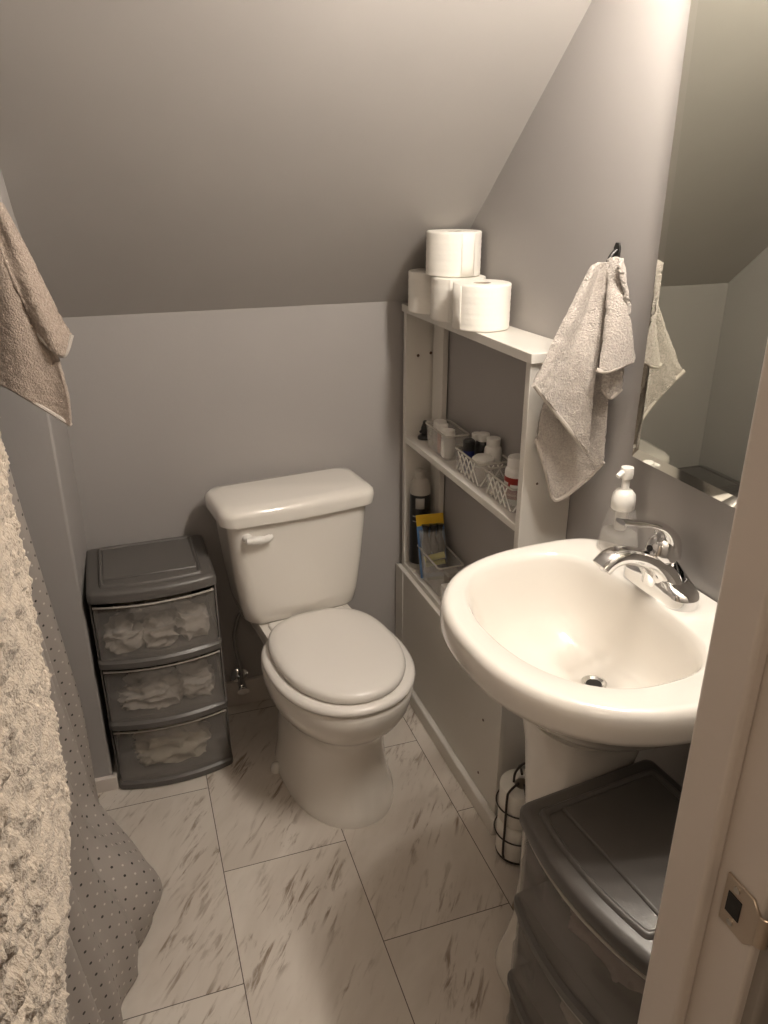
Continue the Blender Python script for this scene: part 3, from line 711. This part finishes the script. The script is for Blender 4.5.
def towel_on_hook(name, label, hook_xyz, nrm_dir, flaps, material, hook_label):
    hk = thing('wall_hook', hook_label, 'hook', hook_xyz, math.atan2(nrm_dir[1], nrm_dir[0]))
    MB().loft([[(x, y, z) for y, z in ((-.008, -.03), (.008, -.03), (.009, .015), (.005, .024), (-.005, .024), (-.009, .015))] for x in (0, .004)]).build('back_plate', M['black'], hk, bevel=.001)
    MB().tube(curve([(.003, 0, .010), (.014, 0, .000), (.024, 0, -.018), (.032, 0, -.022), (.038, 0, -.012)], 24), .0045, 10).build('prong', M['black'], hk)
    t = thing(name, label, 'towel', hook_xyz)
    inv = Vector(hook_xyz)
    for k, fl_ in enumerate(flaps):
        mb = MB(); flap(mb, *fl_['c'], amp=fl_.get('amp', .006), folds=fl_.get('folds', 2), seed=fl_.get('seed', k+1))
        mb.v = [p-inv for p in mb.v]
        o = mb.build('fold', material, t, solid=.008, angle=180)
        # woven hem band along the lower edge
        hb_ = MB(); Bc = curve(fl_['c'][1], 60)
        if fl_.get('hem', True):
            hb_.tube([p-inv for p in Bc], .0046, 8).build('hem', M['hem'], o)
    return t
def W(y, z, d=.03): return (wx(y, d), y, z)
HOOK = (wx(1.315), 1.315, 1.432)
towel_on_hook('hand_towel', 'beige terry hand towel hanging from a black hook beside the mirror', HOOK, (-1, -TW), [
    dict(c=([(.834, 1.288, 1.415), (.852, 1.288, 1.424), (.866, 1.275, 1.424)], [(.722, 1.268, 1.212), (.756, 1.275, 1.176), (.796, 1.275, 1.132), (.852, 1.265, 1.066)],
            [(.834, 1.288, 1.415), (.802, 1.285, 1.355), (.756, 1.28, 1.272), (.722, 1.268, 1.212)], [(.866, 1.275, 1.424), (.862, 1.27, 1.323), (.845, 1.258, 1.213), (.852, 1.265, 1.066)]), amp=.006, folds=1.6, seed=1),
    dict(c=([(.868, 1.285, 1.427), (.868, 1.255, 1.435), (.858, 1.232, 1.425)], [(.823, 1.220, 1.242), (.838, 1.213, 1.240), (.860, 1.210, 1.246), (.892, 1.210, 1.256)],
            [(.868, 1.285, 1.427), (.845, 1.245, 1.345), (.823, 1.220, 1.242)], [(.858, 1.232, 1.425), (.872, 1.218, 1.375), (.882, 1.212, 1.32), (.892, 1.210, 1.256)]), amp=.005, folds=1.3, seed=2),
    dict(c=([(.842, 1.315, 1.33), (.862, 1.31, 1.34), (.885, 1.28, 1.32)], [(.774, 1.332, 1.080), (.802, 1.332, 1.010), (.830, 1.330, .942), (.866, 1.292, .99), (.890, 1.262, 1.042)],
            [(.842, 1.315, 1.33), (.808, 1.325, 1.23), (.782, 1.332, 1.15), (.774, 1.332, 1.080)], [(.885, 1.28, 1.32), (.885, 1.265, 1.2), (.890, 1.262, 1.042)]), amp=.005, folds=1.5, seed=3),
    dict(c=([(.858, 1.25, 1.30), (.872, 1.24, 1.30), (.884, 1.23, 1.29)], [(.860, 1.25, 1.20), (.874, 1.24, 1.182), (.890, 1.232, 1.200)],
            [(.858, 1.25, 1.30), (.858, 1.25, 1.24), (.860, 1.25, 1.20)], [(.884, 1.23, 1.29), (.887, 1.23, 1.24), (.890, 1.232, 1.200)]), amp=.003, folds=1, seed=4)],
    M['terry'], 'black metal hook on the right wall holding the hand towel')
YL = 1.70; KL = 1.655/1.815
def L(x, z, d=.045): return (x*KL, 1.655+(.045-d), 1.565+(z-1.565)*KL)
towel_on_hook('hand_towel', 'tan terry hand towel hanging at the left edge above the storage drawers', (-.225, YL, 1.535), (0, -1), [
    dict(c=([L(-.275, 1.52, .04), L(-.25, 1.535, .05), L(-.222, 1.535, .05), L(-.198, 1.525, .045)], [L(-.335, 1.19, .03), L(-.25, 1.165, .05), L(-.185, 1.115, .055), L(-.126, 1.062, .05)],
            [L(-.275, 1.52, .04), L(-.31, 1.34, .04), L(-.335, 1.19, .03)], [L(-.198, 1.525, .045), L(-.162, 1.38, .06), L(-.135, 1.24, .06), L(-.122, 1.13, .055), L(-.126, 1.062, .05)]), amp=.009, folds=1.7, seed=5),
    dict(c=([L(-.225, 1.535, .06), L(-.20, 1.532, .062), L(-.186, 1.522, .06)], [L(-.160, 1.27, .062), L(-.140, 1.24, .07), L(-.116, 1.222, .07), L(-.095, 1.262, .06)],
            [L(-.225, 1.535, .06), L(-.19, 1.38, .075), L(-.160, 1.27, .062)], [L(-.186, 1.522, .06), L(-.149, 1.418, .062), L(-.118, 1.32, .062), L(-.095, 1.262, .06)]), amp=.005, folds=1.2, seed=6)],
    M['terry_tan'], 'black metal hook behind the tan towel at the left')

# ------------------------------------------------------------------ shower curtain on its rod
RD = thing('curtain_rod', 'slim metal shower rod running along the bath at the left', 'rod', (-.27, .41, 1.72))
MB().tube([(0, 0, 0), (0, 1.223, 0)], .011, 16).build('pole', M['steel'], RD)
MB().lathe([(.026, 0), (.026, .008), (.013, .02)], 24, (0,0,0), 'y').build('flange', M['steel'], RD)
CU = thing('shower_curtain', 'grey shower curtain with small dots trailing on the floor at the left', 'shower curtain', (-.25, 1.2, 0))
cn = (150, 170)
def cur(u, v):
    """u: far edge (0) to near edge (1); v: top (0) to the floor (1)"""
    y_top = lerp(1.52, .62, u); y_bot = lerp(1.73, .70, u)
    y = lerp(y_top, y_bot, smooth(0, 1, v)**.9)
    z = lerp(1.70, .012, v)
    fo = math.sin(u*2*PI*9+.7*math.sin(v*3)+.5)*.018+math.sin(u*2*PI*4.3+1.1)*.010
    x = -.262+fo*(.6+.4*v)*(1-.75*smooth(.75, .95, v)*smooth(1.05, 1.3, y))+.045*smooth(.2, .95, v)
    # the hem billows out over the floor in one wide fold
    w_ = smooth(.80, .955, v)*math.exp(-abs((y-1.40)/.15)**1.5)
    w2 = smooth(.60, 1.0, v)*math.exp(-((y-1.30)/.25)**2)
    x += .115*w_+.045*w2
    x -= .022*smooth(.82, .98, v)*math.exp(-((y-1.285-.05*(1-v))/.022)**2)
    x -= .035*smooth(.955, 1.0, v)*math.exp(-((y-1.44)/.16)**2)
    return (x, y, z)
cm = MB().grid(cur, *cn)
cm.v = [p-Vector((-.25, 1.2, 0)) for p in cm.v]
me = bpy.data.meshes.new('fabric'); me.from_pydata([tuple(p) for p in cm.v], [], cm.f); me.materials.append(M['curtain'])
uvl = me.uv_layers.new(name='UVMap')
nu, nv = cn; PU = []; 
arc = [0.0]
for i in range(nu): # cloth width measured along a mid-height line
    a, b2 = cm.v[i*(nv+1)+nv//2], cm.v[(i+1)*(nv+1)+nv//2]; arc.append(arc[-1]+(a-b2).length)
for poly in me.polygons:
    for li in poly.loop_indices:
        vi = me.loops[li].vertex_index; i, j = divmod(vi, nv+1)
        uvl.data[li].uv = (arc[i], 1.70*j/nv)
me.shade_smooth()
fo_ = bpy.data.objects.new('fabric', me); COL.objects.link(fo_); fo_.parent = CU
k = fo_.modifiers.new('solid', 'SOLIDIFY'); k.thickness = .0012
for i in range(9):
    y_ = lerp(1.50, .64, i/8)-1.2
    MB().tube([(-.02+.017*math.cos(a), y_, 1.715+.022*math.sin(a)) for a in [2*PI*q/20 for q in range(20)]], .0018, 6, closed=True).build('ring', M['steel'], CU)

# ------------------------------------------------------------------ thick shaggy bath towel on the left jamb
BT = thing('bath_towel', 'thick cream shaggy bath towel hanging close by at the left edge', 'towel', (-.15, .36, 0))
def shag(u, v):
    """cross-section runs round a flattened roll; v from top to bottom"""
    a = 2*PI*u; z = lerp(1.60, .55, v)
    hx = .034+.004*math.sin(v*5); hy = .150+.02*v
    x = .047+hx*sq(math.cos(a), 3); y = -.01+hy*sq(math.sin(a), 3)
    x += .006*math.sin(v*9+1)*math.cos(a)-.046*smooth(.36, .66, v)-.010*smooth(.30, .0, v)
    p = Vector((x, y, z)); q = p*150
    dist = noise.voronoi(q)[0][0]
    out = Vector((math.cos(a), math.sin(a)*.6, 0)).normalized()
    lump = .0050*(1-min(1, dist*1.3))+.003*noise.noise(p*70)+.003*noise.noise(p*18)
    return p+out*lump
sb = MB()
NU, NV = 360, 480
rings = [[shag(i/NU, j/NV) for i in range(NU)] for j in range(NV+1)]
sb.loft(rings)
bto = sb.build('pile', M['shag'], BT, angle=180)
MB().box(-.024, .0, -.02, .02, 1.60, 1.68).tube(curve([(-.01, 0, 1.66), (.02, 0, 1.64), (.05, 0, 1.615), (.06, 0, 1.64)], 16), .006, 8).build('hanging_loop', M['hem'], BT)
